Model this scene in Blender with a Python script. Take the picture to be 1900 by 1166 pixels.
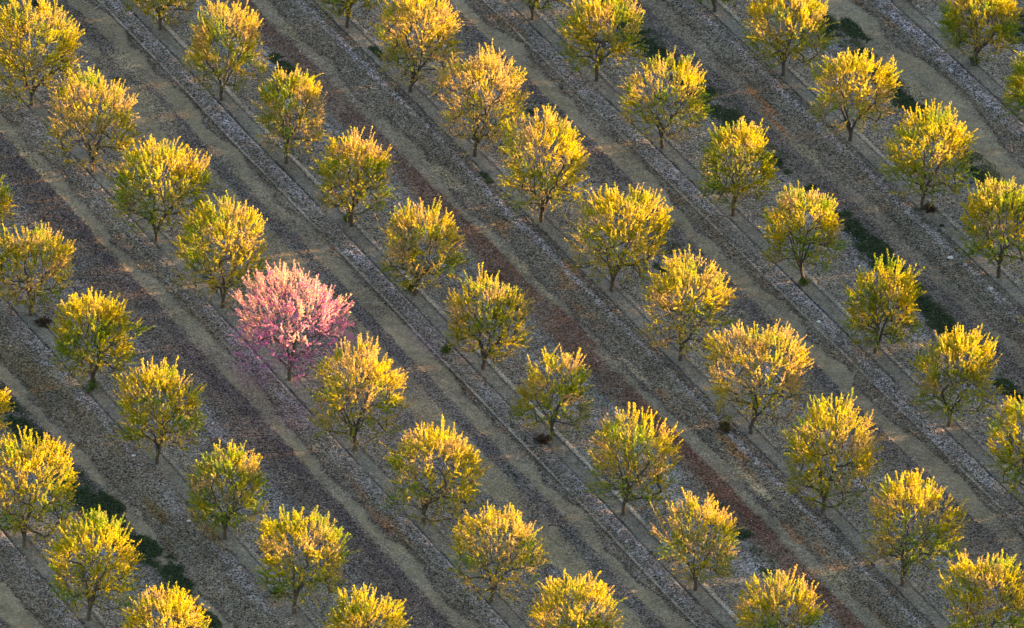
import bpy, math, random
import numpy as np
from mathutils import Matrix, Vector

C = bpy.context.scene.collection
for o in list(bpy.data.objects):
    bpy.data.objects.remove(o)

# ------------------------------------------------------------------ camera
PITCH = math.radians(31.618)
ROLL = math.radians(0.461)
FPX = 19139.0           # focal length in photograph pixels (1900 wide)
DIST = 410.44
TH = math.radians(-63.341)      # direction of the tree rows
ROWW = 7.136                    # spacing between rows
ORG = np.array([-19.60, 16.685])
cf = np.array([0, math.cos(PITCH), -math.sin(PITCH)])
cu = np.array([0, math.sin(PITCH), math.cos(PITCH)])
cr = np.array([1.0, 0, 0])
cam_pos = -cf * DIST
R_ = math.cos(ROLL) * cr - math.sin(ROLL) * cu
U_ = math.sin(ROLL) * cr + math.cos(ROLL) * cu
cam_d = bpy.data.cameras.new('camera')
cam = bpy.data.objects.new('camera', cam_d)
C.objects.link(cam)
m = Matrix(((R_[0], U_[0], -cf[0], cam_pos[0]), (R_[1], U_[1], -cf[1], cam_pos[1]),
            (R_[2], U_[2], -cf[2], cam_pos[2]), (0, 0, 0, 1)))
cam.matrix_world = m
cam_d.sensor_width = 36.0
cam_d.sensor_fit = 'HORIZONTAL'
cam_d.lens = FPX / 1900 * 36.0
cam_d.clip_start = 1.0
cam_d.clip_end = 5000
bpy.context.scene.camera = cam

# ------------------------------------------------------------------ light
SUN_EL = 5.0            # degrees above the horizon
SUN_AZ = 14.0           # direction towards the sun, degrees from +X counter-clockwise
world = bpy.data.worlds.new('World')
bpy.context.scene.world = world
world.use_nodes = True
wn = world.node_tree
bg = wn.nodes['Background']
sky = wn.nodes.new('ShaderNodeTexSky')
sky.sky_type = 'NISHITA'
sky.sun_disc = False
sky.sun_elevation = math.radians(SUN_EL)
sky.sun_rotation = math.radians(90 - SUN_AZ)
sky.air_density = 1.0
sky.dust_density = 0.6
wn.links.new(sky.outputs[0], bg.inputs[0])
bg.inputs[1].default_value = 0.079
sl = bpy.data.lights.new('sun', 'SUN')
sl.energy = 5.0
sl.angle = math.radians(0.53)
sl.color = (1.0, 0.585, 0.22)
so = bpy.data.objects.new('sun', sl)
C.objects.link(so)
sd = Vector((math.cos(math.radians(SUN_AZ)) * math.cos(math.radians(SUN_EL)),
             math.sin(math.radians(SUN_AZ)) * math.cos(math.radians(SUN_EL)), math.sin(math.radians(SUN_EL))))
so.rotation_euler = sd.to_track_quat('Z', 'Y').to_euler()
so.location = sd * 100
vs = bpy.context.scene.view_settings
vs.view_transform = 'Standard'
vs.look = 'None'
vs.gamma = 1
vs.exposure = 3.35

# ------------------------------------------------------------------ helpers
def unproj(x, y):
    a_ = (x - 950) / FPX
    b_ = -(y - 583) / FPX
    c, s = math.cos(ROLL), math.sin(ROLL)
    a = c * a_ + s * b_
    b = -s * a_ + c * b_
    d = cf + a * cr + b * cu
    k = -cam_pos[2] / d[2]
    g = cam_pos + k * d
    return g[0], g[1]

UU = np.array([math.cos(TH), math.sin(TH)])
NN = np.array([-math.sin(TH), math.cos(TH)])

def rowcoord(x, y):          # -> along-row metres, row units across
    d0 = x - ORG[0]; d1 = y - ORG[1]
    return d0 * UU[0] + d1 * UU[1], (d0 * NN[0] + d1 * NN[1]) / ROWW

def from_row(s, t):
    return ORG[0] + s * UU[0] + t * ROWW * NN[0], ORG[1] + s * UU[1] + t * ROWW * NN[1]

_lat = {}
def vnoise(x, y, seed):
    if seed not in _lat:
        _lat[seed] = np.random.RandomState(seed).rand(256, 256).astype(np.float32)
    L = _lat[seed]
    xi = np.floor(x).astype(np.int64); yi = np.floor(y).astype(np.int64)
    fx = x - xi; fy = y - yi
    fx = fx * fx * (3 - 2 * fx); fy = fy * fy * (3 - 2 * fy)
    xi &= 255; yi &= 255
    x1 = (xi + 1) & 255; y1 = (yi + 1) & 255
    return (L[xi, yi] * (1 - fx) + L[x1, yi] * fx) * (1 - fy) + (L[xi, y1] * (1 - fx) + L[x1, y1] * fx) * fy

def fbm(x, y, seed, oct=4):
    r = 0; a = 0.5; tot = 0
    for k in range(oct):
        r = r + a * vnoise(x * 2 ** k + 17.3 * k, y * 2 ** k + 5.1 * k, seed + k)
        tot += a; a *= 0.55
    return r / tot

def sm(a, b, x):
    t = np.clip((x - a) / (b - a), 0.0, 1.0)
    return t * t * (3 - 2 * t)

def band(x, a, b, w):
    return sm(a - w, a + w, x) * (1 - sm(b - w, b + w, x))

def mesh_from(name, verts, faces_flat, nside, colors=None, smooth=False):
    me = bpy.data.meshes.new(name)
    nv = len(verts); nf = len(faces_flat) // nside
    me.vertices.add(nv)
    me.vertices.foreach_set('co', np.asarray(verts, np.float32).ravel())
    me.loops.add(nf * nside)
    me.loops.foreach_set('vertex_index', np.asarray(faces_flat, np.int32).ravel())
    me.polygons.add(nf)
    me.polygons.foreach_set('loop_start', np.arange(nf, dtype=np.int32) * nside)
    me.polygons.foreach_set('loop_total', np.full(nf, nside, np.int32))
    me.update(calc_edges=True)
    if smooth:
        me.polygons.foreach_set('use_smooth', np.ones(nf, bool))
    if colors is not None:
        dom = 'POINT' if len(colors) == nv else 'FACE'
        at = me.attributes.new('tint', 'FLOAT_COLOR', dom)
        cc = np.ones((len(colors), 4), np.float32)
        cc[:, :colors.shape[1]] = colors
        at.data.foreach_set('color', cc.ravel())
    return me

def link(name, me, mat, parent=None):
    o = bpy.data.objects.new(name, me)
    C.objects.link(o)
    if me is not None and mat is not None:
        me.materials.append(mat)
    if parent:
        o.parent = parent
    return o

# ------------------------------------------------------------------ materials
def nodes(name):
    mt = bpy.data.materials.new(name)
    mt.use_nodes = True
    nt = mt.node_tree
    nt.nodes.clear()
    out = nt.nodes.new('ShaderNodeOutputMaterial')
    return mt, nt, out

def leaf_material(name, trans=0.5, gloss=0.025):
    mt, nt, out = nodes(name)
    at = nt.nodes.new('ShaderNodeAttribute'); at.attribute_name = 'tint'
    df = nt.nodes.new('ShaderNodeBsdfDiffuse')
    tr = nt.nodes.new('ShaderNodeBsdfTranslucent')
    gl = nt.nodes.new('ShaderNodeBsdfGlossy'); gl.inputs['Roughness'].default_value = 0.45
    hs = nt.nodes.new('ShaderNodeHueSaturation')
    hs.inputs['Saturation'].default_value = 1.15
    hs.inputs['Value'].default_value = 1.25
    m1 = nt.nodes.new('ShaderNodeMixShader'); m1.inputs[0].default_value = trans
    m2 = nt.nodes.new('ShaderNodeMixShader'); m2.inputs[0].default_value = gloss
    L = nt.links.new
    L(at.outputs['Color'], df.inputs['Color']); L(at.outputs['Color'], hs.inputs['Color'])
    L(hs.outputs[0], tr.inputs['Color'])
    L(df.outputs[0], m1.inputs[1]); L(tr.outputs[0], m1.inputs[2])
    L(m1.outputs[0], m2.inputs[1]); L(gl.outputs[0], m2.inputs[2])
    L(m2.outputs[0], out.inputs[0])
    return mt

M_LEAF = leaf_material('leaf')
M_BLOSSOM = leaf_material('blossom', 0.4, 0.0)

def bark_material():
    mt, nt, out = nodes('bark')
    p = nt.nodes.new('ShaderNodeBsdfPrincipled'); p.inputs['Roughness'].default_value = 0.9
    tc = nt.nodes.new('ShaderNodeTexCoord')
    nz = nt.nodes.new('ShaderNodeTexNoise'); nz.inputs['Scale'].default_value = 14; nz.inputs['Detail'].default_value = 6
    rp = nt.nodes.new('ShaderNodeValToRGB')
    rp.color_ramp.elements[0].position = 0.3; rp.color_ramp.elements[0].color = (0.032, 0.024, 0.020, 1)
    rp.color_ramp.elements[1].position = 0.75; rp.color_ramp.elements[1].color = (0.12, 0.095, 0.078, 1)
    bp = nt.nodes.new('ShaderNodeBump'); bp.inputs['Strength'].default_value = 0.6
    bp.inputs['Distance'].default_value = 0.02
    L = nt.links.new
    L(tc.outputs['Object'], nz.inputs['Vector']); L(nz.outputs[0], rp.inputs[0]); L(rp.outputs[0], p.inputs['Base Color'])
    L(nz.outputs[0], bp.inputs['Height']); L(bp.outputs[0], p.inputs['Normal']); L(p.outputs[0], out.inputs[0])
    return mt
M_BARK = bark_material()

def ground_material():
    mt, nt, out = nodes('orchard_soil')
    L = nt.links.new
    N = nt.nodes.new
    p = N('ShaderNodeBsdfPrincipled'); p.inputs['Roughness'].default_value = 0.95
    p.inputs['Specular IOR Level'].default_value = 0.15
    at = N('ShaderNodeAttribute'); at.attribute_name = 'tint'
    rg = N('ShaderNodeAttribute'); rg.attribute_name = 'rough'
    tc = N('ShaderNodeTexCoord')
    vo = N('ShaderNodeTexVoronoi'); vo.inputs['Scale'].default_value = 24
    vo2 = N('ShaderNodeTexVoronoi'); vo2.inputs['Scale'].default_value = 13
    nz = N('ShaderNodeTexNoise'); nz.inputs['Scale'].default_value = 2.3; nz.inputs['Detail'].default_value = 8
    nz.inputs['Roughness'].default_value = 0.72
    for v in (vo, vo2, nz):
        L(tc.outputs['Object'], v.inputs['Vector'])
    def sep(v):
        s = N('ShaderNodeSeparateColor'); L(v.outputs['Color'], s.inputs[0]); return s.outputs[0]
    def mth(op, a, b):
        n = N('ShaderNodeMath'); n.operation = op
        for i, q in enumerate((a, b)):
            if isinstance(q, (int, float)): n.inputs[i].default_value = q
            else: L(q, n.inputs[i])
        return n.outputs[0]
    a = mth('SUBTRACT', mth('MULTIPLY', mth('POWER', sep(vo), 1.8), 1.6), 0.55); b = mth('SUBTRACT', sep(vo2), 0.5); c = mth('SUBTRACT', nz.outputs[0], 0.5)
    fine = mth('ADD', mth('MULTIPLY', a, 1.45), mth('MULTIPLY', b, 0.85))
    amp = mth('MULTIPLY', fine, rg.outputs['Fac'])
    tot = mth('ADD', mth('ADD', amp, mth('MULTIPLY', c, 0.8)), 1.0)
    tot = mth('MAXIMUM', tot, 0.15)
    mx = N('ShaderNodeVectorMath'); mx.operation = 'SCALE'
    L(at.outputs['Color'], mx.inputs[0]); L(tot, mx.inputs['Scale'])
    L(mx.outputs[0], p.inputs['Base Color'])
    bp = N('ShaderNodeBump'); bp.inputs['Strength'].default_value = 0.8; bp.inputs['Distance'].default_value = 0.02
    hh = mth('ADD', mth('MULTIPLY', fine, rg.outputs['Fac']), mth('MULTIPLY', c, 1.5))
    L(hh, bp.inputs['Height']); L(bp.outputs[0], p.inputs['Normal'])
    L(p.outputs[0], out.inputs[0])
    return mt
M_GROUND = ground_material()

def tint_material(name, rough=0.9):
    mt, nt, out = nodes(name)
    p = nt.nodes.new('ShaderNodeBsdfPrincipled'); p.inputs['Roughness'].default_value = rough
    p.inputs['Specular IOR Level'].default_value = 0.2
    at = nt.nodes.new('ShaderNodeAttribute'); at.attribute_name = 'tint'
    nt.links.new(at.outputs['Color'], p.inputs['Base Color']); nt.links.new(p.outputs[0], out.inputs[0])
    return mt
M_LITTER = tint_material('litter')

# ------------------------------------------------------------------ ground
# strengths per alley (alley k lies between row k and row k+1; row 0 is the pink tree's row)
#         weeds  red   tan1  tan2  track  olive  whites  dark  petal
ALLEY = {
 -3: dict(cov=0.0, drip=0.40, pend=0.955, line=0.2, weed=0.5, red=0.0, tan1=0.2, track=0.9, t0=.62, t1=.74, olive=0.3, white=0.6, dark=0.6, petal=0.7),
 -2: dict(cov=0.0, drip=0.40, pend=0.955, line=0.2, weed=0.95, red=0.0, tan1=0.1, track=1.0, t0=.60, t1=.67, olive=0.9, white=0.55, dark=0.5, petal=0.8),
 -1: dict(cov=0.0, drip=0.35, pend=0.955, line=0.25, weed=0.1, red=0.25, tan1=0.0, track=0.95, t0=.70, t1=.79, olive=0.45, white=0.45, dark=0.85, petal=0.5),
  0: dict(cov=0.0, drip=0.30, pend=0.955, line=0.8, weed=0.35, red=0.0, tan1=0.9, track=0.9, t0=.70, t1=.80, olive=0.35, white=0.45, dark=0.35, petal=1.0),
  1: dict(cov=.16, drip=1.00, pend=0.905, line=0.0, weed=0.4, red=1.0, tan1=0.0, track=0.55, t0=.64, t1=.72, olive=0.1, white=0.85, dark=0.0, petal=0.95),
  2: dict(cov=0.0, drip=0.35, pend=0.955, line=0.55, weed=0.45, red=0.0, tan1=0.15, track=1.0, t0=.67, t1=.77, olive=0.45, white=0.7, dark=0.4, petal=0.95),
  3: dict(cov=.05, drip=0.60, pend=0.920, line=0.0, weed=0.95, red=0.1, tan1=0.0, track=0.35, t0=.66, t1=.73, olive=0.15, white=0.6, dark=0.3, petal=0.75),
  4: dict(cov=.08, drip=0.60, pend=0.955, line=0.25, weed=0.9, red=0.0, tan1=0.4, track=1.0, t0=.55, t1=.76, olive=0.2, white=0.7, dark=0.5, petal=1.0),
  5: dict(cov=0.0, drip=0.50, pend=0.955, line=0.2, weed=0.7, red=0.0, tan1=0.2, track=0.8, t0=.62, t1=.75, olive=0.3, white=0.6, dark=0.5, petal=0.8),
}

def ground_fields(S, T):
    """albedo, roughness (speckle), height, weed density, petal density at row coordinates"""
    k = np.floor(T).astype(int)
    kk = np.clip(k, -3, 5)
    def P(n):
        arr = np.array([ALLEY[i][n] for i in range(-3, 6)])
        return arr[kk + 3]
    X = S; Y = T * ROWW
    w1 = (fbm(X * 0.45, Y * 0.45, 11) - 0.5)
    w2 = (fbm(X * 1.6, Y * 1.6, 21, 3) - 0.5)
    w3 = vnoise(X * 0.16 + k * 9.1, Y * 0.3, 17) - 0.5
    f = T - k + w1 * 0.03 + w2 * 0.028 + w3 * 0.03 * sm(0.1, 0.3, T - k) * (1 - sm(0.8, 0.95, T - k))
    # scalloped edge where the tractor's litter meets the track
    sc = (vnoise(X * 0.42, k * 7.7 + 0 * Y, 31) - 0.5) * 0.10 + (vnoise(X * 1.3, k * 3.1 + 0 * Y, 33) - 0.5) * 0.035
    n1 = fbm(X * 0.28, Y * 0.9, 41); n2 = fbm(X * 0.8, Y * 2.2, 51); n3 = fbm(X * 5, Y * 5, 61, 3)
    col = np.empty(S.shape + (3,), np.float32)
    col[...] = (0.158, 0.141, 0.126)
    rough = np.full(S.shape, 0.75, np.float32)
    z = np.zeros(S.shape, np.float32)
    def mix(mask, c, r=None):
        mk = np.clip(mask, 0, 1)
        col[...] = col * (1 - mk[..., None]) + np.array(c, np.float32) * mk[..., None]
        if r is not None:
            rough[...] = rough * (1 - mk) + r * mk
    # general litter tone
    mix(sm(0.35, 0.7, n1) * 0.5, (0.115, 0.108, 0.11))
    mix(sm(0.45, 0.7, n2) * 0.45, (0.185, 0.17, 0.145))
    # dark gravelly litter across the middle
    mix(band(f, 0.30, P('t0') - 0.01, 0.06) * P('dark') * (0.30 + 0.8 * n2), (0.088, 0.076, 0.076), 1.2)
    mix(band(f, P('t0') - 0.09, P('t0') - 0.01 + sc * 0.4, 0.012) * np.maximum(P('dark'), 0.45), (0.07, 0.066, 0.08), 1.0)
    # petal washed greyish-white zone right of the trees
    mix(band(f, 0.09, 0.33, 0.05) * (0.15 + 0.6 * n2), (0.215, 0.20, 0.175), 0.9)
    mix(band(f, 0.28, 0.45, 0.04) * P('white') * sm(0.35, 0.65, n2), (0.24, 0.245, 0.27), 1.1)
    # sandy strip at mid alley
    mix(band(f, 0.43, 0.60, 0.015) * P('tan1') * sm(0.3, 0.52, n1 * 0.6 + n2 * 0.4), (0.235, 0.20, 0.135), 0.35)
    # rusty dry grass
    rr = band(f, 0.505 + sc * .4, P('t0') + 0.005, 0.03) * P('red') * (0.65 + 0.35 * sm(8, 20, S)) * np.clip(0.6 + 0.7 * n1 + 0.5 * (n2 - .5), 0, 1)
    mix(rr, (0.122, 0.074, 0.056), 0.8)
    # litter verge
    ve = band(f, P('t1') + 0.01, 0.875, 0.02)
    mix(ve * 0.8, (0.135, 0.125, 0.105), 1.05)
    mix(ve * P('olive') * sm(0.45, 0.62, n1) * .8, (0.125, 0.10, 0.055), 0.95)
    mix(ve * (1 - P('olive')) * sm(0.62, 0.78, n1), (0.20, 0.115, 0.055), 0.9)
    # compacted wheel track
    tr = band(f, P('t0'), P('t1') + sc, 0.008 + 0.0 * f) * P('track') * (0.5 + 0.6 * sm(0.3, 0.5, n1))
    mix(tr, (0.232, 0.203, 0.148), 0.25)
    # dark debris edge of the track
    mix(band(f, P('t1') + sc + 0.006, P('t1') + sc + 0.03, 0.010) * 0.55, (0.075, 0.058, 0.045), 1.0)
    # petal windrow
    fs = T - k + w1 * 0.012 + w3 * 0.008          # machine-made lines run straighter
    pw = fbm(X * 0.35 + k * 4.4, Y * 0.7, 121, 3)
    pa = 0.868 + (vnoise(X * 0.3, k * 2.9 + 0 * Y, 37) - 0.5) * 0.05
    pe = band(f, pa, P('pend'), 0.012) * P('petal') * sm(0.36, 0.60, pw * 0.5 + n2 * 0.5 + P('cov')) * (0.25 + 0.75 * sm(0.4, 0.6, n3))
    mix(pe * 0.85, (0.24, 0.225, 0.26), 1.6)
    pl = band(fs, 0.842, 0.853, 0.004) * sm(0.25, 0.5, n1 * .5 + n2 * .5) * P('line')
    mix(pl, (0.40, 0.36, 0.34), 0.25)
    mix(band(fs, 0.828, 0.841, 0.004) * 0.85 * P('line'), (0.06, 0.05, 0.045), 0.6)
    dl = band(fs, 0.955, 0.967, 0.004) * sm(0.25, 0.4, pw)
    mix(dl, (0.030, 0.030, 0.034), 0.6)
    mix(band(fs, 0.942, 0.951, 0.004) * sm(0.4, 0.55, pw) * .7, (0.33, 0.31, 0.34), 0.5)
    # the zones bleed into each other where litter has blown about
    bk = sm(0.50, 0.62, fbm(X * 0.30, Y * 0.65, 131, 5)) * (1 - 0.5 * (P('red') > .5))
    mix(bk * 0.22, (0.150, 0.124, 0.104), 1.0)
    bk = sm(0.54, 0.62, fbm(X * 0.5, Y * 0.9, 141, 5))
    mix(bk * 0.22, (0.200, 0.178, 0.150), 0.6)
    # bare herbicide strip by the trunks
    be = np.maximum(band(f, 0.97, 1.2, 0.012), band(f, -0.2, 0.05, 0.012))
    mix(be, (0.182, 0.166, 0.142), 0.42)
    mix(be * sm(0.5, 0.7, fbm(X * .9, Y * 1.5, 71)) * 0.5, (0.125, 0.13, 0.125), 0.3)
    fr = T - k + w1 * 0.014
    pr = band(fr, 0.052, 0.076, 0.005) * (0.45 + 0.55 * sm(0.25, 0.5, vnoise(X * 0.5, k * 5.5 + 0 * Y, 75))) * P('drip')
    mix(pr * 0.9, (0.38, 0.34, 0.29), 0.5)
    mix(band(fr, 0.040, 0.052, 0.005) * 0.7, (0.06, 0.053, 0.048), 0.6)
    mix(band(f, P('pend') + .005, 0.96, 0.01) * (P('pend') < .94) * .7, (0.065, 0.062, 0.055), 1.1)
    # weeds
    wn_ = fbm(X * 0.22 + k * 3, Y * 0.5, 81); wf = fbm(X * 1.4, Y * 1.4, 91, 4)
    weed = band(f, 0.40, 0.57, 0.03) * sm(0.58, 0.70, wn_ * 0.45 + wf * 0.55 + (P('weed') - 0.5) * 0.30)
    # explicit weedy patches seen in the photograph (s metres, alley fraction)
    for (s0, t0, ls, lt) in WEEDS:
        d = ((S - s0) / ls) ** 2 + ((T - t0) / lt) ** 2
        weed = np.maximum(weed, 1 - sm(0.8, 1.15, d + (wf - 0.5) * 4.2))
    mix(weed * 0.95, (0.020, 0.032, 0.014), 0.9)
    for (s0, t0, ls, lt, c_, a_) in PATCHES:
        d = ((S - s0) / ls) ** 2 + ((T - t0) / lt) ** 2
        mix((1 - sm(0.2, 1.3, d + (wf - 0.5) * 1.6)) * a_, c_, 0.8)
    # relief
    z += 0.08 * (w1) + 0.025 * w2 * (1 - 0.6 * tr) + 0.018 * (n3 - 0.5) * np.clip(rough, 0.2, 1)
    z += 0.03 * band(f, 0.87, 0.95, 0.03) + 0.02 * pr - 0.02 * tr - 0.03 * dl + 0.02 * band(f, 0.1, 0.4, 0.1)
    blot = fbm(X * 0.6, Y * 1.0, 111, 5)
    col *= ((0.81 + 0.45 * n3) * (0.72 + 0.62 * blot))[..., None] * np.array([1.05, .985, .94], np.float32)
    return col, rough, z, weed, pe

def px_row(x, y):
    g = unproj(x, y)
    return rowcoord(g[0], g[1])
WEEDS = []
for (x, y, ls, lt) in [(1600, 430, 1.6, .07), (1640, 480, 1.6, .075), (1740, 590, 1.8, .06), (1675, 185, 1.3, .05), (1590, 60, 1.0, .05),
                       (270, 1010, 1.6, .06), (320, 1060, 1.6, .06), (215, 945, 1.1, .05), (40, 800, 1.0, .04), (520, 115, 0.9, .05), (700, 100, .6, .03), (1225, 500, .6, .03), (955, 880, .5, .02), (1215, 95, 1.0, .05),
                       (1870, 60, 1.2, .05), (1880, 730, 1.3, .05), (385, 1150, 1.2, .05), (900, 330, 0.5, .03), (1440, 300, 0.8, .04), (940, 560, .8, .03)]:
    s_, t_ = px_row(x, y)
    WEEDS.append((s_, t_, ls, lt))

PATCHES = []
_warmlit = (0.24, 0.115, 0.05); _brown = (0.13, 0.08, 0.055); _sand = (0.29, 0.25, 0.175); _lil = (0.20, 0.11, 0.19); _maroon = (0.120, 0.060, 0.050)  # the orange tone paints patches of warm light on dry grass
for (x, y, ls, lt, c_, a_) in [(1415, 190, 1.6, .025, _warmlit, .8), (1440, 230, 1.5, .025, _warmlit, .8), (1500, 285, .9, .05, _sand, .7),
        (1060, 500, .9, .03, _warmlit, .6), (965, 490, 1.2, .03, _sand, .8), (1010, 540, 1.6, .02, _sand, .7), (1180, 690, 1.2, .02, _sand, .6),
        (1400, 900, 2.2, .03, _sand, .9), (1550, 1080, 1.2, .06, _sand, .9), (1465, 985, 1.2, .03, _warmlit, .6), (1060, 600, 2.5, .035, _maroon, .8),
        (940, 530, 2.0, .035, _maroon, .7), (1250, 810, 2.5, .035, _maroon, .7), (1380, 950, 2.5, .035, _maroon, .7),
        (660, 900, 1.5, .03, _warmlit, .35), (700, 960, 1.5, .03, _warmlit, .35), (385, 985, 1.6, .05, (0.12, 0.085, 0.03), .7), (290, 950, 1.3, .04, (0.12, 0.085, 0.03), .7),
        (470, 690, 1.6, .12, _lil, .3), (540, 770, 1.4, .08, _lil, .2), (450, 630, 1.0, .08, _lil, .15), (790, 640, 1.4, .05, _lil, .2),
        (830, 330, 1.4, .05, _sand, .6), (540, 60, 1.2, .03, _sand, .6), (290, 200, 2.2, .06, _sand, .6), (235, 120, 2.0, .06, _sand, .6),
        (1590, 190, .8, .03, _warmlit, .4), (60, 300, 1.8, .03, _sand, .8), (1820, 300, 2.0, .05, _sand, .6), (1700, 170, 2.5, .05, _sand, .6)]:
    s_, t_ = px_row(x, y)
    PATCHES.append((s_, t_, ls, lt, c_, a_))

def axis(core0, core1, step, far):
    a = list(np.arange(core0, core1 + 1e-6, step))
    d = step * 2; lo = []; hi = []
    x = core0
    while x > -far:
        x -= d; lo.append(x); d *= 1.25
    d = step * 2; x = core1
    while x < far:
        x += d; hi.append(x); d *= 1.25
    return np.array(lo[::-1] + a + hi)

def build_ground():
    sx, tx = [], []
    for (x, y) in ((0, 0), (1900, 0), (0, 1166), (1900, 1166)):
        s_, t_ = px_row(x, y); sx.append(s_); tx.append(t_)
    a = axis(min(sx) - 2, max(sx) + 2, 0.10, 1500)
    b = axis(min(tx) * ROWW - 2, max(tx) * ROWW + 2, 0.045, 1500) / ROWW
    S, T = np.meshgrid(a, b, indexing='ij')
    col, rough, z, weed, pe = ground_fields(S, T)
    x, y = from_row(S, T)
    far = np.maximum(np.abs(x), np.abs(y)) > 70
    z[far] = 0
    V = np.stack([x, y, z], -1).reshape(-1, 3)
    n, m_ = S.shape
    i = np.arange(n * m_).reshape(n, m_)
    F = np.stack([i[:-1, :-1], i[1:, :-1], i[1:, 1:], i[:-1, 1:]], -1).reshape(-1)
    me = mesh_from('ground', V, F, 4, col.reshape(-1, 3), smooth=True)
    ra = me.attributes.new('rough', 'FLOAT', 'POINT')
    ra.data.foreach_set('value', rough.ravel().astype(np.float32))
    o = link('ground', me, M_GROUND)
    o['kind'] = 'structure'
    return (min(sx) - 1, max(sx) + 1, min(tx) - .1, max(tx) + .1)

BOUNDS = build_ground()

def on_screen(x, y, mrg=40):
    P = np.stack([x - cam_pos[0], y - cam_pos[1], -cam_pos[2] + 0 * x], 1)
    zz = P @ cf
    ix = 950 + FPX * (P @ R_) / zz; iy = 583 - FPX * (P @ U_) / zz
    return (ix > -mrg) & (ix < 1900 + mrg) & (iy > -mrg) & (iy < 1166 + mrg)

def scatter(n, seed, pick, big=1):
    rs = np.random.RandomState(seed)
    s = rs.uniform(BOUNDS[0], BOUNDS[1], n); t = rs.uniform(BOUNDS[2], BOUNDS[3], n)
    x, y = from_row(s, t)
    k = on_screen(x, y); s, t, x, y = s[k], t[k], x[k], y[k]
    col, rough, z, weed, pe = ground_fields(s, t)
    p = pick(t - np.floor(t), rough, weed, pe, s, t)
    k = rs.rand(len(s)) < p
    return x[k], y[k], z[k], rs, col[k], weed[k], pe[k]

def quads(x, y, z, rs, size, asp, tilt, lift, up=None):
    """bent little flakes lying about"""
    n = len(x)
    yaw = rs.uniform(0, 2 * np.pi, n); L = size * rs.uniform(0.6, 1.4, n); W = L * asp * rs.uniform(0.7, 1.3, n)
    a = np.stack([np.cos(yaw), np.sin(yaw), rs.normal(0, tilt, n)], 1)
    b = np.stack([-np.sin(yaw), np.cos(yaw), rs.normal(0, tilt, n)], 1)
    if up is not None:
        a = a * 0.55; a[:, 2] = up
    c = np.stack([x, y, z + lift * rs.uniform(0.3, 1, n)], 1)
    aL = a * L[:, None] / 2; bW = b * W[:, None] / 2
    if up is not None:
        v = np.stack([c, c + aL + bW, c + 2 * aL, c + aL - bW], 1)
    else:
        v = np.stack([c - aL, c + bW + [0, 0, .006], c + aL, c - bW], 1)
    return v.reshape(-1, 3), np.arange(4 * n)

# fallen petals
x, y, z, rs, col, wd, pe = scatter(620000, 5, lambda f, r, w, p, s, t: np.clip(0.09 + 1.1 * p + 0.17 * ((f > .08) & (f < .45)) - 0.5 * ((r < 0.45)), 0.004, 1) * 0.5)
v, f_ = quads(x, y, z, rs, 0.056, 0.75, 0.3, 0.015)
base = np.array([[0.54, 0.50, 0.54], [0.42, 0.38, 0.50], [0.46, 0.40, 0.34], [0.34, 0.40, 0.44], [0.22, 0.17, 0.13]])[rs.choice(5, len(x), p=[.27, .25, .18, .14, .16])]
px_, py_ = unproj(505, 720)
nearp = np.exp(-(((x - px_) / 3.2) ** 2 + ((y - py_) / 3.4) ** 2))
mg = rs.rand(len(x)) < nearp * .75
base = np.where(mg[:, None], np.array([[0.42, 0.17, 0.38]]), base)
me = mesh_from('fallen_petals', v, f_, 4, (base * rs.uniform(0.6, 1.15, (len(x), 1))).astype(np.float32))
o = link('fallen_petals', me, M_LITTER)
o['kind'] = 'stuff'; o['label'] = 'pale lilac and cream fallen petals strewn over the orchard floor'; o['category'] = 'petals'
# dry leaf and twig litter
x, y, z, rs, col, wd, pe = scatter(520000, 6, lambda f, r, w, p, s, t: np.clip((r - 0.45) * 0.9, 0.01, 1) * 0.45)
v, f_ = quads(x, y, z, rs, 0.085, 0.35, 0.4, 0.015)
base = np.array([[0.05, 0.04, 0.035], [0.10, 0.07, 0.045], [0.17, 0.13, 0.085], [0.06, 0.07, 0.04]])[rs.choice(4, len(x), p=[.4, .25, .2, .15])]
me = mesh_from('leaf_litter', v, f_, 4, (base * rs.uniform(0.6, 1.3, (len(x), 1))).astype(np.float32))
o = link('leaf_litter', me, M_LITTER)
o['kind'] = 'stuff'; o['label'] = 'dark dry leaf and twig litter lying in the alleys between tree rows'; o['category'] = 'leaf litter'
# weeds
x, y, z, rs, col, wd, pe = scatter(1500000, 7, lambda f, r, w, p, s, t: np.clip(w, 0, 1) * 0.75)
v, f_ = quads(x, y, z, rs, 0.10, 0.45, 0.5, 0.06, up=np.abs(np.random.RandomState(3).normal(.2, .25, len(x))))
base = np.array([[0.022, 0.055, 0.018], [0.035, 0.082, 0.020], [0.045, 0.09, 0.038], [0.07, 0.11, 0.03]])[rs.choice(4, len(x), p=[.4, .3, .2, .1])]
me = mesh_from('green_weeds', v, f_, 4, (base * rs.uniform(0.6, 1.3, (len(x), 1))).astype(np.float32))
o = link('green_weeds', me, M_LEAF)
o['kind'] = 'stuff'; o['label'] = 'dark green low weeds growing along the middle of the alleys'; o['category'] = 'weeds'
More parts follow.
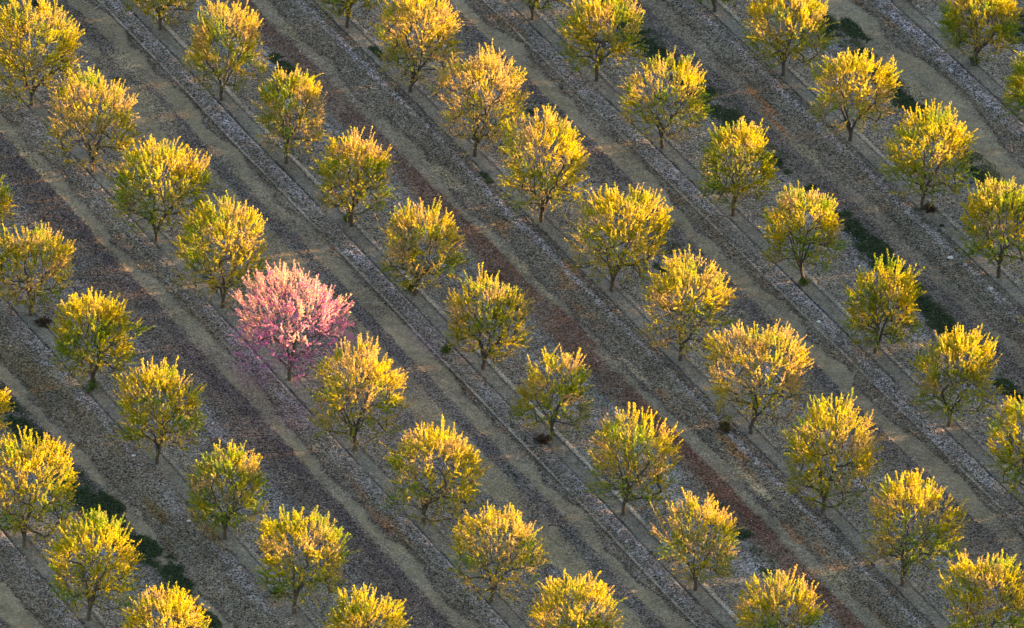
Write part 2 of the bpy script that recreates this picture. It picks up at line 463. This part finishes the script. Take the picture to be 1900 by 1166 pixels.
# dry grass standing in the rusty and verge bands
x, y, z, rs, col, wd, pe = scatter(700000, 8, lambda f, r, w, p, s, t: np.where((f > .52) & (f < .87) & (r > .55), 0.32, np.where((f > .1) & (f < .4), 0.10, 0.01)))
v, f_ = quads(x, y, z, rs, 0.11, 0.22, 0.4, 0.02, up=np.abs(np.random.RandomState(4).normal(.5, .3, len(x))))
base = col * rs.uniform(0.55, 1.9, (len(x), 1)) * np.array([1.08, 1.0, 0.88])
me = mesh_from('dry_grass', v, f_, 4, base.astype(np.float32))
o = link('dry_grass', me, M_LITTER)
o['kind'] = 'stuff'; o['label'] = 'short dry grass stubble beside the wheel tracks'; o['category'] = 'dry grass'

# ------------------------------------------------------------------ trees
def envelope_factor(d, lobes):
    r = np.ones(len(d))
    for (ax, wdt, amp) in lobes:
        c = d @ ax
        r += amp * np.exp(-((1 - c) / wdt) ** 2)
    return r

def tube_mesh(pos, par, rad, kids_first):
    """tapered tubes along every parent-child edge, joined at shared rings"""
    n = len(pos)
    V = []; F = []
    SN = 5
    ang = np.arange(SN) * 2 * np.pi / SN
    ch = np.arange(1, n)
    a = pos[par[ch]]; b = pos[ch]
    d = b - a; L = np.linalg.norm(d, axis=1, keepdims=True) + 1e-6; d = d / L
    ref = np.where(np.abs(d[:, 2:3]) > 0.9, np.array([[1.0, 0, 0]]), np.array([[0, 0, 1.0]]))
    e1 = np.cross(d, ref); e1 /= np.linalg.norm(e1, axis=1, keepdims=True) + 1e-9
    e2 = np.cross(d, e1)
    ra = np.minimum(rad[par[ch]], rad[ch] * 1.35)[:, None, None]; rb = rad[ch][:, None, None]
    circ = np.cos(ang)[None, :, None] * e1[:, None, :] + np.sin(ang)[None, :, None] * e2[:, None, :]
    va = (a - d * ra[:, 0] * 0.4)[:, None, :] + circ * ra
    vb = b[:, None, :] + circ * rb
    V = np.concatenate([va, vb], 1).reshape(-1, 3)
    k = np.arange(len(ch))[:, None] * 2 * SN
    j = np.arange(SN)[None, :]; j2 = (j + 1) % SN
    F = np.stack([k + j, k + j2, k + SN + j2, k + SN + j], -1).reshape(-1)
    return V, F

def grow(seed, rx, ry, zc, az, dx, kind='almond', dens=1.0, green=0.3, pale=0.3, notch=2):
    rs = np.random.RandomState(seed)
    pink = kind == 'pink'
    pos = [np.array([0, 0, -0.12])]; par = [0]
    lean = np.array([dx * 0.18, rs.normal(0, .06), 0])
    ht = rs.uniform(0.34, 0.5)
    for q in (0.25, 0.6, 1.0):
        pos.append(np.array([0, 0, 0]) + lean * q * 0.6 + np.array([rs.normal(0, .02), rs.normal(0, .02), ht * q])); par.append(len(pos) - 2)
    fork = len(pos) - 1
    cen = np.array([dx, 0, zc])
    scale = np.array([rx, ry, az])
    lobes = []
    for _ in range(9):
        a = rs.normal(0, 1, 3); a /= np.linalg.norm(a)
        lobes.append((a, rs.uniform(.05, .20), rs.uniform(-0.20, 0.20)))
    for _ in range(notch):
        a = rs.normal(0, 1, 3); a[2] = abs(a[2]) + .2; a /= np.linalg.norm(a)
        lobes.append((a, rs.uniform(.05, .12), -rs.uniform(0.25, 0.42)))
    def env(d):
        r = envelope_factor(d, lobes)
        low = np.clip(-d[:, 2], 0, 1)
        h = np.ones(len(d)) * (1 + 0.05 * d[:, 2]) * (1 - 0.04 * low)
        return r * h
    def add_path(i0, tgt, nsub, upc):
        p0 = pos[i0]; v = tgt - p0; L = np.linalg.norm(v)
        t0 = p0 - pos[par[i0]]; nt = np.linalg.norm(t0); t0 = t0 / nt if nt > 1e-6 else np.array([0, 0, 1.])
        mid = p0 + t0 * L * 0.28 + v * 0.25 + np.array([0, 0, -upc * L])
        prev = i0
        ids = []
        for q in range(1, nsub + 1):
            t = q / nsub
            pt = (1 - t) ** 2 * p0 + 2 * t * (1 - t) * mid + t * t * tgt + rs.normal(0, 0.02, 3) * L * (t < 1)
            pos.append(pt); par.append(prev); prev = len(pos) - 1; ids.append(prev)
        return ids
    # scaffolds
    ns = rs.randint(3, 6)
    a0 = rs.uniform(0, 6.28)
    for k in range(ns):
        az_ = a0 + k * 6.283 / ns + rs.normal(0, .25)
        rr = rs.uniform(.32, .5)
        tgt = cen + scale * np.array([math.cos(az_) * rr, math.sin(az_) * rr, rs.uniform(-.45, .0)])
        add_path(fork, tgt, 6, 0.03)
    def attach(tg, nsub, upc, maxd=9):
        P = np.array(pos)
        d = np.linalg.norm(P - tg, axis=1)
        cost = d + 0.9 * np.maximum(0, P[:, 2] - tg[2] + 0.15) + 0.12 * np.linalg.norm(P - pos[fork], axis=1)
        cost[:fork] = 99
        i = int(np.argmin(cost))
        return add_path(i, tg, nsub, upc)
    # secondary
    n2 = 26
    d = rs.normal(0, 1, (n2, 3)); d /= np.linalg.norm(d, axis=1, keepdims=True)
    tg = cen + scale * d * (rs.uniform(.35, .72, (n2, 1)) * env(d)[:, None])
    for g in tg[np.argsort(np.linalg.norm(tg - pos[fork], axis=1))]:
        attach(g, 4, 0.05)
    n3 = int((310 if not pink else 330) * dens)
    d = rs.normal(0, 1, (n3, 3)); d /= np.linalg.norm(d, axis=1, keepdims=True)
    d[:, 2] = np.where((d[:, 2] < -0.1) & (rs.rand(n3) < .35), -d[:, 2], d[:, 2])
    rr = rs.uniform(0, 1, n3) ** 0.42
    tg = cen + scale * d * ((0.42 + 0.45 * rr) * env(d))[:, None]
    tg[:, 2] = np.maximum(tg[:, 2], 0.60)
    nk = 70
    an = rs.uniform(0, 6.283, nk)
    sk = cen + scale * np.stack([np.cos(an) * rs.uniform(.55, .95, nk), np.sin(an) * rs.uniform(.55, .95, nk), rs.uniform(-.85, -.4, nk)], 1)
    sk[:, 2] = np.maximum(sk[:, 2], rs.uniform(.55, .85, nk))
    dk = (sk - cen) / scale
    tg = np.concatenate([tg, sk]); d = np.concatenate([d, dk / np.linalg.norm(dk, axis=1, keepdims=True)]); rr = np.concatenate([rr, np.full(nk, .3)])
    order = np.argsort(np.linalg.norm(tg - pos[fork], axis=1))
    LP = []; LD = []; LZ = []      # leaf positions, axis directions
    tipids = []
    for gi in order:
        ids = attach(tg[gi], 4, 0.06)
        tipids.append((ids, d[gi], rr[gi]))
    # shoots
    for ids, dd, r0 in tipids:
        i0 = ids[-1]
        nsh = rs.randint(2, 4)
        starts = [ids[-1], ids[-2], ids[-3]]
        for k in range(nsh):
            st = starts[min(k, 2)]
            out = dd * np.array([1, 1, .6])
            v = out * rs.uniform(.45, 1.05) + np.array([0, 0, rs.uniform(.2, .95)]) + rs.normal(0, .24, 3)
            v /= np.linalg.norm(v)
            L = rs.uniform(.26, .55) * (1.15 if pink else 1.0)
            if dd[2] > -.1 and r0 > .5 and rs.rand() < .30:
                L *= 1.5; v = v * .8 + np.array([0, 0, .3]); v /= np.linalg.norm(v)
            p0 = pos[st]
            bend = rs.normal(0, .05, 3)
            prev = st
            for q in (0.5, 1.0):
                pos.append(p0 + v * L * q + bend * q * q); par.append(prev); prev = len(pos) - 1
            nl = int(L / (0.0082 if not pink else .010))
            tq = rs.uniform(0.08, 1.02, nl)
            LP.append(p0 + v * (L * tq)[:, None] + bend * (tq ** 2)[:, None])
            LD.append(np.repeat(v[None], nl, 0))
        for j in ids[1:]:
            a, b = pos[par[j]], pos[j]
            L = np.linalg.norm(b - a); nl = int(L / 0.035)
            if nl:
                tq = rs.rand(nl)
                LP.append(a + (b - a) * tq[:, None]); LD.append(np.repeat(((b - a) / (L + 1e-6))[None], nl, 0))
    pos = np.array(pos); par = np.array(par)
    # pipe-model radii
    w = np.zeros(len(pos)); hasch = np.zeros(len(pos), bool); hasch[par[1:]] = True
    w[~hasch] = 1
    for i in range(len(pos) - 1, 0, -1):
        w[par[i]] += w[i] if i != par[i] else 0
    rad = 0.0034 * w ** 0.49
    rad = np.minimum(rad, 0.078 if not pink else .095)
    rad[1] = max(rad[1], rad[2]) * 1.05; rad[0] = rad[1] * 1.35
    LP = np.concatenate(LP); LD = np.concatenate(LD)
    # lower crown is barer
    zr = (LP[:, 2] - (zc - az)) / (2 * az)
    keep = rs.rand(len(LP)) < ((0.62 if not pink else .34) + 0.60 * sm(0.12, 0.62, zr))
    LP = LP[keep]; LD = LD[keep]
    n = len(LP)
    side = rs.normal(0, 1, (n, 3)); side -= (side * LD).sum(1, keepdims=True) * LD
    side /= np.linalg.norm(side, axis=1, keepdims=True) + 1e-6
    # clumpy share of blossom within the crown
    ph = rs.uniform(0, 50, 3)
    cl = fbm(LP[:, 0] * 1.6 + ph[0], LP[:, 2] * 1.6 + LP[:, 1] * 1.1 + ph[1], 7, 3)
    isb = (cl + rs.normal(0, .17, n)) < (0.22 + 0.42 * pale)
    if pink:
        isb = rs.rand(n) < 0.93
    def flakes(sel, size, asp, fwd):
        P = LP[sel]; A = LD[sel]; Sd = side[sel]
        k = len(P)
        ax = A * fwd + Sd * rs.uniform(.4, 1.0, (k, 1)); ax /= np.linalg.norm(ax, axis=1, keepdims=True)
        nr = np.cross(ax, rs.normal(0, 1, (k, 3))); nr /= np.linalg.norm(nr, axis=1, keepdims=True) + 1e-6
        wv = np.cross(ax, nr)
        L = size * rs.uniform(.65, 1.35, (k, 1)); W = L * asp * rs.uniform(.8, 1.2, (k, 1))
        v = np.stack([P, P + ax * L * .5 + wv * W * .5 + nr * L * .10, P + ax * L, P + ax * L * .5 - wv * W * .5 + nr * L * .10], 1)
        return v.reshape(-1, 3), np.arange(4 * k), P
    out = {}
    out['wood'] = tube_mesh(pos, par, rad, None)
    lv, lf, P = flakes(~isb, 0.060, 0.44, 0.8)
    k = len(P)
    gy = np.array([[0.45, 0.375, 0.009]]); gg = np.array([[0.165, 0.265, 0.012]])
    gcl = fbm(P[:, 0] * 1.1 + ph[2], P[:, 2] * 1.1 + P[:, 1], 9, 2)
    lowz = sm(0.62, 0.15, (P[:, 2:3] - (zc - az)) / (2 * az))  # shade of the lower crown is put into the leaf green
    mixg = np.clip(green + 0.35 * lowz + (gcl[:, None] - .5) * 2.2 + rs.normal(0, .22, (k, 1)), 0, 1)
    lc = (gy * (1 - mixg) + gg * mixg) * rs.uniform(.75, 1.25, (k, 1))
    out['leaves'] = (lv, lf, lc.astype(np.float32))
    bv, bf, P = flakes(isb, 0.038 if not pink else .042, 0.85, .5)
    k = len(P)
    if pink:
        c0 = np.array([[0.72, 0.42, 0.48]]); c1 = np.array([[0.56, 0.18, 0.54]]); c2 = np.array([[.74, .52, .40]])
        q = rs.rand(k, 1) * 0.6 + 0.4 * (1 - np.clip((P[:, 2:3] - 0.8) / 3.2, 0, 1)) + 0.5 * (fbm(P[:, 0:1] * 1.3 + 9, P[:, 2:3] * 1.3 + P[:, 1:2], 19, 2) - .5)  # lit salmon top and shaded magenta base painted into the blossom by height
        bc = np.where(q > .47, c1, np.where(q > .26, c0, c2)) * rs.uniform(.75, 1.15, (k, 1))
    else:
        c0 = np.array([[0.50, 0.37, 0.17]]); c1 = np.array([[0.56, 0.45, 0.28]]); c2 = np.array([[.30, .21, .10]])
        q = rs.rand(k, 1)
        bc = np.where(q < .45, c0, np.where(q < .75, c1, c2)) * rs.uniform(.75, 1.2, (k, 1))
    out['blossom'] = (bv, bf, bc.astype(np.float32))
    return out

G_ROW = 'orchard trees planted in straight diagonal rows'
PXM = FPX / DIST

def build_tree(name, label, cat, loc, crown, seed, kind='almond', group=None, **kw):
    rx, ry, zc, az, dx = crown
    g = grow(seed, rx, ry, zc, az, dx, kind, **kw)
    root = bpy.data.objects.new(name, None)
    C.objects.link(root)
    root.location = (loc[0], loc[1], 0)
    root.empty_display_size = 0.3
    root['label'] = label; root['category'] = cat
    if group: root['group'] = group
    V, F = g['wood']
    link('trunk', mesh_from('trunk', V, F, 4, smooth=True), M_BARK, root)
    v, f, c = g['leaves']
    link('leaves', mesh_from('leaves', v, f, 4, c), M_LEAF, root)
    v, f, c = g['blossom']
    link('blossom', mesh_from('blossom', v, f, 4, c), M_BLOSSOM, root)
    return root

def crown_from_px(bx, by, l, r, t, b):
    sc = FPX / (DIST + (583 - by) * 1.62 / PXM * 0.85)
    hw = (r - l) / 2 / sc
    dx = ((l + r) / 2 - bx) / sc
    top = (by - t) / sc; bot = (by - b) / sc
    zc = (top + bot) / 2 / 0.852
    half = (top - bot) / 2
    ry = hw * 0.95
    az = math.sqrt(max(0.8, half ** 2 - (0.524 * ry) ** 2)) / 0.852
    # shoots reach beyond the tips, so pull the envelope in a little
    return (hw * 1.04 - 0.17, ry * 1.02 - 0.17, zc - 0.08, az * 1.03 - 0.14, dx)

# base x, base y, crown left, right, top, bottom (photograph pixels), green (leaf hue, less sun painted in), pale, density, label
TREES = [
 # row through the pink tree, from the top left
 (-55, 68, -135, 32, -120, 45, .3, .4, 1.0, 'tree cut by the left edge, beside the big golden tree in the top left corner'),
 (60, 195, -38, 160, 0, 182, .18, .40, 1.25, 'big dense golden tree in the top left corner of the photo'),
 (172, 318, 85, 262, 138, 300, .25, .65, 1.0, 'pale spiky tree just below the big golden tree in the top left corner'),
 (290, 447, 203, 405, 256, 430, .22, .35, 1.2, 'broad golden tree, second up the row from the pink tree'),
 (413, 572, 330, 505, 370, 552, .20, .38, 1.1, 'golden tree directly up the row from the pink tree, touching its upper left'),
 None,
 (658, 835, 572, 760, 633, 815, .25, .55, 1.1, 'tree directly down the row from the pink tree, touching its lower right'),
 (785, 972, 708, 905, 776, 962, .22, .45, 1.05, 'wide yellow tree, second down the row from the pink tree'),
 (912, 1117, 836, 1017, 933, 1100, .30, .55, .85, 'open tree with a sideways shoot, third down the row from the pink tree'),
 (1040, 1260, 975, 1157, 1062, 1240, .30, .40, 1.0, 'tree cut by the bottom edge, fourth down the row from the pink tree'),
 # row to the left of the pink tree's row
 (-62, 452, -135, 32, 330, 425, .25, .25, .9, 'sliver of a golden crown at the left edge, highest of the three there'),
 (57, 585, -32, 143, 418, 562, .30, .42, 1.0, 'round tree near the left edge with a dark forked trunk, half way up the photo'),
 (172, 722, 92, 265, 543, 702, .38, .22, 1.15, 'round green gold tree with a green tuft at its trunk foot'),
 (291, 860, 215, 382, 675, 832, .45, .30, .95, 'upright greenish tree directly left of the pink tree, one row over, lower down'),
 (417, 1000, 345, 500, 832, 980, .48, .28, .85, 'green leaning tree with one low golden branch to its right, lower left'),
 (545, 1138, 478, 652, 943, 1108, .35, .30, .95, 'golden tree with spiky shoots standing whole above the bottom edge, lower left'),
 (682, 1280, 605, 757, 1094, 1250, .35, .30, .95, 'small golden crown top cut by the bottom edge, left of centre'),
 # lowest left row
 (-78, 880, -150, 33, 680, 850, .25, .25, .95, 'sliver of a golden crown at the left edge, middle of the three there'),
 (45, 1015, -60, 155, 803, 995, .22, .28, 1.2, 'big broad golden tree cut by the left edge in the lower left'),
 (165, 1152, 85, 262, 948, 1132, .42, .15, 1.0, 'green and gold tree with a tall central spike, lower left corner'),
 (296, 1292, 222, 397, 1088, 1265, .25, .30, 1.1, 'rounded golden crown top cut by the bottom edge, nearest the left corner'),
 # first row right of the pink tree's row
 (298, 55, 228, 370, -95, 42, .35, .55, .9, 'tree cut by the top edge with its trunk showing, nearest the top left'),
 (410, 185, 335, 500, 8, 165, .35, .50, 1.0, 'tall green topped tree, upper left, second in the row right of the pink tree'),
 (530, 303, 473, 613, 128, 285, .35, .55, .95, 'compact round tree with a clear straight trunk, third in its row, upper left'),
 (653, 420, 588, 730, 250, 397, .30, .50, .95, 'round golden tree above the top right of the pink tree, next row over'),
 (770, 548, 703, 872, 380, 530, .28, .50, 1.0, 'golden tree directly right of the pink tree, one row over'),
 (897, 685, 828, 990, 516, 662, .38, .45, .85, 'domed tree with a wide forked trunk near the middle of the photo'),
 (1025, 810, 953, 1104, 653, 795, .32, .40, .62, 'smallest thin crowned tree with a brown clump at its trunk foot'),
 (1157, 955, 1087, 1260, 768, 930, .30, .40, 1.0, 'full round tree with a clear dark trunk, right of the smallest thin tree'),
 (1290, 1095, 1218, 1374, 916, 1075, .30, .60, .75, 'airy pale tree below the full round tree, lower right of centre'),
 (1430, 1245, 1360, 1530, 1058, 1225, .30, .50, 1.0, 'orange gold crown cut by the bottom edge, right of centre'),
 # central row
 (645, 50, 585, 705, -105, 30, .35, .45, .8, 'thin tree mostly above the top edge, trunk showing left of top centre'),
 (762, 170, 695, 858, -20, 150, .20, .50, 1.1, 'tall golden tree touching the top edge, left of top centre'),
 (880, 290, 813, 985, 86, 272, .22, .68, 1.2, 'pinkish gold dense tree, tallest looking, just above centre top'),
 (1005, 412, 925, 1098, 203, 395, .22, .45, 1.15, 'tall golden tree just below the pinkish gold one, top centre'),
 (1135, 540, 1058, 1248, 340, 520, .25, .38, 1.2, 'broad bright yellow tree right of the photo centre, fifth in the central row'),
 (1262, 668, 1188, 1356, 473, 648, .28, .55, .95, 'open branched pale gold tree below the broad bright yellow tree'),
 (1392, 803, 1308, 1516, 593, 780, .20, .60, 1.15, 'big shaggy cream and gold tree with a dark shrub beside its trunk'),
 (1527, 948, 1448, 1642, 736, 935, .25, .42, 1.2, 'big dense golden tree below right of the shaggy cream and gold one'),
 (1673, 1087, 1603, 1785, 880, 1065, .30, .35, 1.0, 'golden tree with forked dark trunk, lower right, above the corner tree'),
 (1815, 1230, 1745, 1912, 1020, 1205, .35, .40, 1.0, 'tree cut by the bottom edge in the lower right corner'),
 # next row right
 (988, 35, 928, 1050, -120, 18, .35, .50, .8, 'tree with only its trunk and low twigs showing at top centre'),
 (1106, 150, 1038, 1198, -8, 130, .35, .35, 1.0, 'two toned green and gold tree touching the top edge right of centre'),
 (1228, 275, 1150, 1322, 103, 252, .42, .45, .72, 'thin tree with a deep notch in its crown, upper right of centre'),
 (1360, 400, 1298, 1444, 226, 378, .38, .42, 1.0, 'compact domed tree below the notched thin tree, upper right'),
 (1488, 525, 1410, 1568, 340, 500, .45, .35, .95, 'greenish tree left of the large dark weed patch, right side'),
 (1625, 655, 1563, 1708, 496, 640, .55, .20, .95, 'greenest tree, small and rounded, just below the large dark weed patch'),
 (1762, 790, 1693, 1858, 610, 768, .42, .30, .95, 'green gold tree with one tall spike, right side below the greenest tree'),
 (1905, 932, 1830, 1990, 733, 905, .42, .25, .95, 'lower of the two crowns cut by the right edge below the middle'),
 # upper right rows
 (1326, 22, 1268, 1382, -130, 5, .35, .4, .8, 'tree with only its trunk foot showing at the top edge, right of centre'),
 (1452, 140, 1381, 1550, -32, 118, .30, .35, 1.05, 'golden tree cut by the top edge, upper right'),
 (1578, 262, 1498, 1668, 83, 242, .32, .35, .85, 'spiky tree with a long thin trunk, second in the upper right row'),
 (1710, 388, 1633, 1814, 200, 365, .38, .20, 1.1, 'wide yellow green tree with spread top, third in the upper right row'),
 (1852, 515, 1775, 1938, 328, 492, .42, .15, 1.05, 'green gold tree cut by the right edge, above the middle'),
 (1692, 2, 1640, 1745, -150, -12, .5, .3, .8, 'tree whose lowest twigs just show at the top edge near the right corner'),
 (1807, 122, 1742, 1897, -22, 100, .42, .22, 1.0, 'tree near the top right corner with a straight dark trunk'),
 (1932, 245, 1862, 2010, 92, 225, .8, .12, 1.0, 'shaded green tree cut by the right edge, near the top corner'),
]
random.seed(4)
built = []
for n, T_ in enumerate(TREES):
    if T_ is None: continue
    bx, by, l, r, t, b, gr, pa, de, lab = T_
    g = unproj(bx, by)
    built.append(build_tree('orchard_tree', lab, 'tree', g, crown_from_px(bx, by, l, r, t, b), 100 + n * 7, group=G_ROW,
                            green=gr, pale=pa, dens=de, notch=random.choice([1, 2, 3])))
g = unproj(537, 705)
cw = crown_from_px(537, 705, 430, 668, 498, 690)
pinkt = build_tree('blossoming_tree', 'the only pink tree, covered in salmon and magenta blossom', 'tree', g, cw, 902, kind='pink', dens=1.15, notch=2)

def tuft(name, label, cat, px, py, wid, hgt, n, cols, seed, stem=(0.06, 0.045, 0.03)):
    rs = np.random.RandomState(seed)
    gx, gy_ = unproj(px, py)
    root = bpy.data.objects.new(name, None); C.objects.link(root); root.location = (gx, gy_, 0.0)
    root.empty_display_size = .2
    root['label'] = label; root['category'] = cat
    pos = [np.zeros(3) + [0, 0, -.05]]; par = [0]; tips = []
    for i in range(26):
        a = rs.uniform(0, 6.283); rr = rs.uniform(.15, 1) * wid / 2; h = hgt * rs.uniform(.45, 1.0) * math.sqrt(max(.15, 1 - (rr / (wid / 2)) ** 2 * .8))
        e = np.array([math.cos(a) * rr, math.sin(a) * rr, h])
        pos.append(e * [.35, .35, .6]); par.append(0); pos.append(e); par.append(len(pos) - 2); tips.append(e)
    pos = np.array(pos); par = np.array(par); rad = np.full(len(pos), .008); rad[0] = .02
    V, F = tube_mesh(pos, par, rad, None)
    link('stems', mesh_from('stems', V, F, 4), M_BARK, root)
    tips = np.array(tips)
    k = rs.randint(0, len(tips), n)
    P = tips[k] * rs.uniform(.45, 1.0, (n, 1)) + rs.normal(0, .035, (n, 3)); P[:, 2] = np.maximum(P[:, 2], .01)
    v, f = quads(P[:, 0], P[:, 1], P[:, 2], rs, .07, .5, .6, .0)
    cc = np.array(cols)[rs.randint(0, len(cols), n)] * rs.uniform(.7, 1.3, (n, 1))
    link('foliage', mesh_from('foliage', v, f, 4, cc.astype(np.float32)), M_LEAF, root)
    return root
_gr = [(0.10, 0.17, 0.02), (0.14, 0.19, 0.03), (0.07, 0.12, 0.02)]
_dk = [(0.035, 0.04, 0.012), (0.06, 0.05, 0.02), (0.14, 0.11, 0.03)]
_br = [(0.07, 0.045, 0.03), (0.11, 0.065, 0.04), (0.05, 0.035, 0.03)]
tuft('low_shrub', 'dark olive low shrub beside the trunk of the shaggy cream and gold tree', 'shrub', 1346, 800, .75, .42, 1500, _dk, 31)
tuft('low_shrub', 'reddish brown clump of dead weed left of the smallest tree trunk', 'shrub', 1008, 820, .8, .26, 1300, _br, 32)
tuft('low_shrub', 'brown dry clump at the trunk foot of the wide yellow green tree', 'shrub', 1722, 390, .7, .22, 900, _br, 33)
tuft('low_shrub', 'brown dry clump at the foot of the round tree near the left edge', 'shrub', 78, 600, .9, .2, 1000, _br, 34)
for (x_, y_, w_, h_, sd_, lb_) in [(172, 724, .62, .55, 41, 'green sucker growth round the trunk foot of the round green gold tree at left'),
        (762, 540, .7, .55, 42, 'green sucker growth at the trunk foot of the tree right of the pink one'),
        (645, 412, .4, .45, 43, 'green sucker tuft beside the trunk of the tree above the pink one'),
        (415, 975, .5, .6, 44, 'green sucker growth on the trunk foot of the leaning tree, lower left'),
        (828, 655, .5, .4, 45, 'green weed tuft left of the domed tree with the wide forked trunk'),
        (512, 1108, .9, .5, 46, 'green weed tuft left of the trunk of the tree above the bottom edge'),
        (1808, 118, .5, .3, 47, 'green weed tuft at the trunk of the tree near the top right corner'),
        (1492, 528, .4, .35, 48, 'green tuft at the trunk foot of the tree beside the large weed patch')]:
    tuft('green_tuft', lb_, 'plant', x_, y_, w_ * 1.15, h_, 520, _gr, sd_)

M_STONE = tint_material('stone', .8)
def stone(px, py, s, c, seed, label):
    rs = np.random.RandomState(seed)
    bm_ = __import__('bmesh').new()
    __import__('bmesh').ops.create_icosphere(bm_, subdivisions=2, radius=s)
    for v in bm_.verts:
        v.co = Vector((v.co.x * 1.2, v.co.y * .9, v.co.z * .6)) * rs.uniform(.82, 1.15)
    me = bpy.data.meshes.new('stone'); bm_.to_mesh(me); bm_.free()
    at = me.attributes.new('tint', 'FLOAT_COLOR', 'POINT')
    at.data.foreach_set('color', np.tile(np.array(list(c) + [1], np.float32), len(me.vertices)))
    o = link('stone', me, M_STONE)
    gx, gy_ = unproj(px, py); o.location = (gx, gy_, s * .3)
    o['label'] = label; o['category'] = 'stone'
stone(1763, 480, .11, (.55, .57, .6), 1, 'largest pale stone, in the litter line left of the tree at the right edge')
stone(1838, 537, .09, (.5, .54, .56), 2, 'pale stone in the litter line below the tree cut by the right edge')
stone(1519, 598, .08, (.6, .6, .62), 3, 'small white stone in the litter left of the greenest tree')
stone(1747, 420, .10, (.02, .018, .016), 4, 'small black stone on bare soil below the wide yellow green tree')
stone(248, 847, .09, (.5, .53, .58), 5, 'pale stone on the left of the upright greenish tree trunk')
stone(350, 968, .07, (.6, .6, .6), 6, 'small white stone left of the leaning green tree trunk, lower left')

# trees outside the frame, towards the sun and around the edge (they shade what is in view)
pts = []
have = [(o.location.x, o.location.y) for o in built] + [(g[0], g[1])]
rs = random.Random(8)
for j in range(-3, 14):
    for i in range(-14, 22):
        s = 6 * (i + 0.5 * j); t = j
        x, y = from_row(s, t)
        x += rs.gauss(0, .12); y += rs.gauss(0, .12)
        if min((x - a) ** 2 + (y - b) ** 2 for a, b in have) < 9: continue
        if not (-30 < x < 64 and -32 < y < 46): continue
        pts.append((x, y))
for k, (x, y) in enumerate(pts):
    src = built[rs.randrange(len(built))]
    c = src.copy(); C.objects.link(c)
    c.location = (x, y, 0)
    c.rotation_euler = (0, 0, rs.uniform(0, 6.28))
    sc_ = rs.uniform(.95, 1.1); c.scale = (sc_, sc_, sc_)
    c['label'] = 'orchard tree of the surrounding rows, standing outside the photo'
    c['group'] = 'orchard trees outside the photo'
    for ch in src.children:
        d = ch.copy(); C.objects.link(d); d.parent = c
print('trees', len(built), 'outside', len(pts))
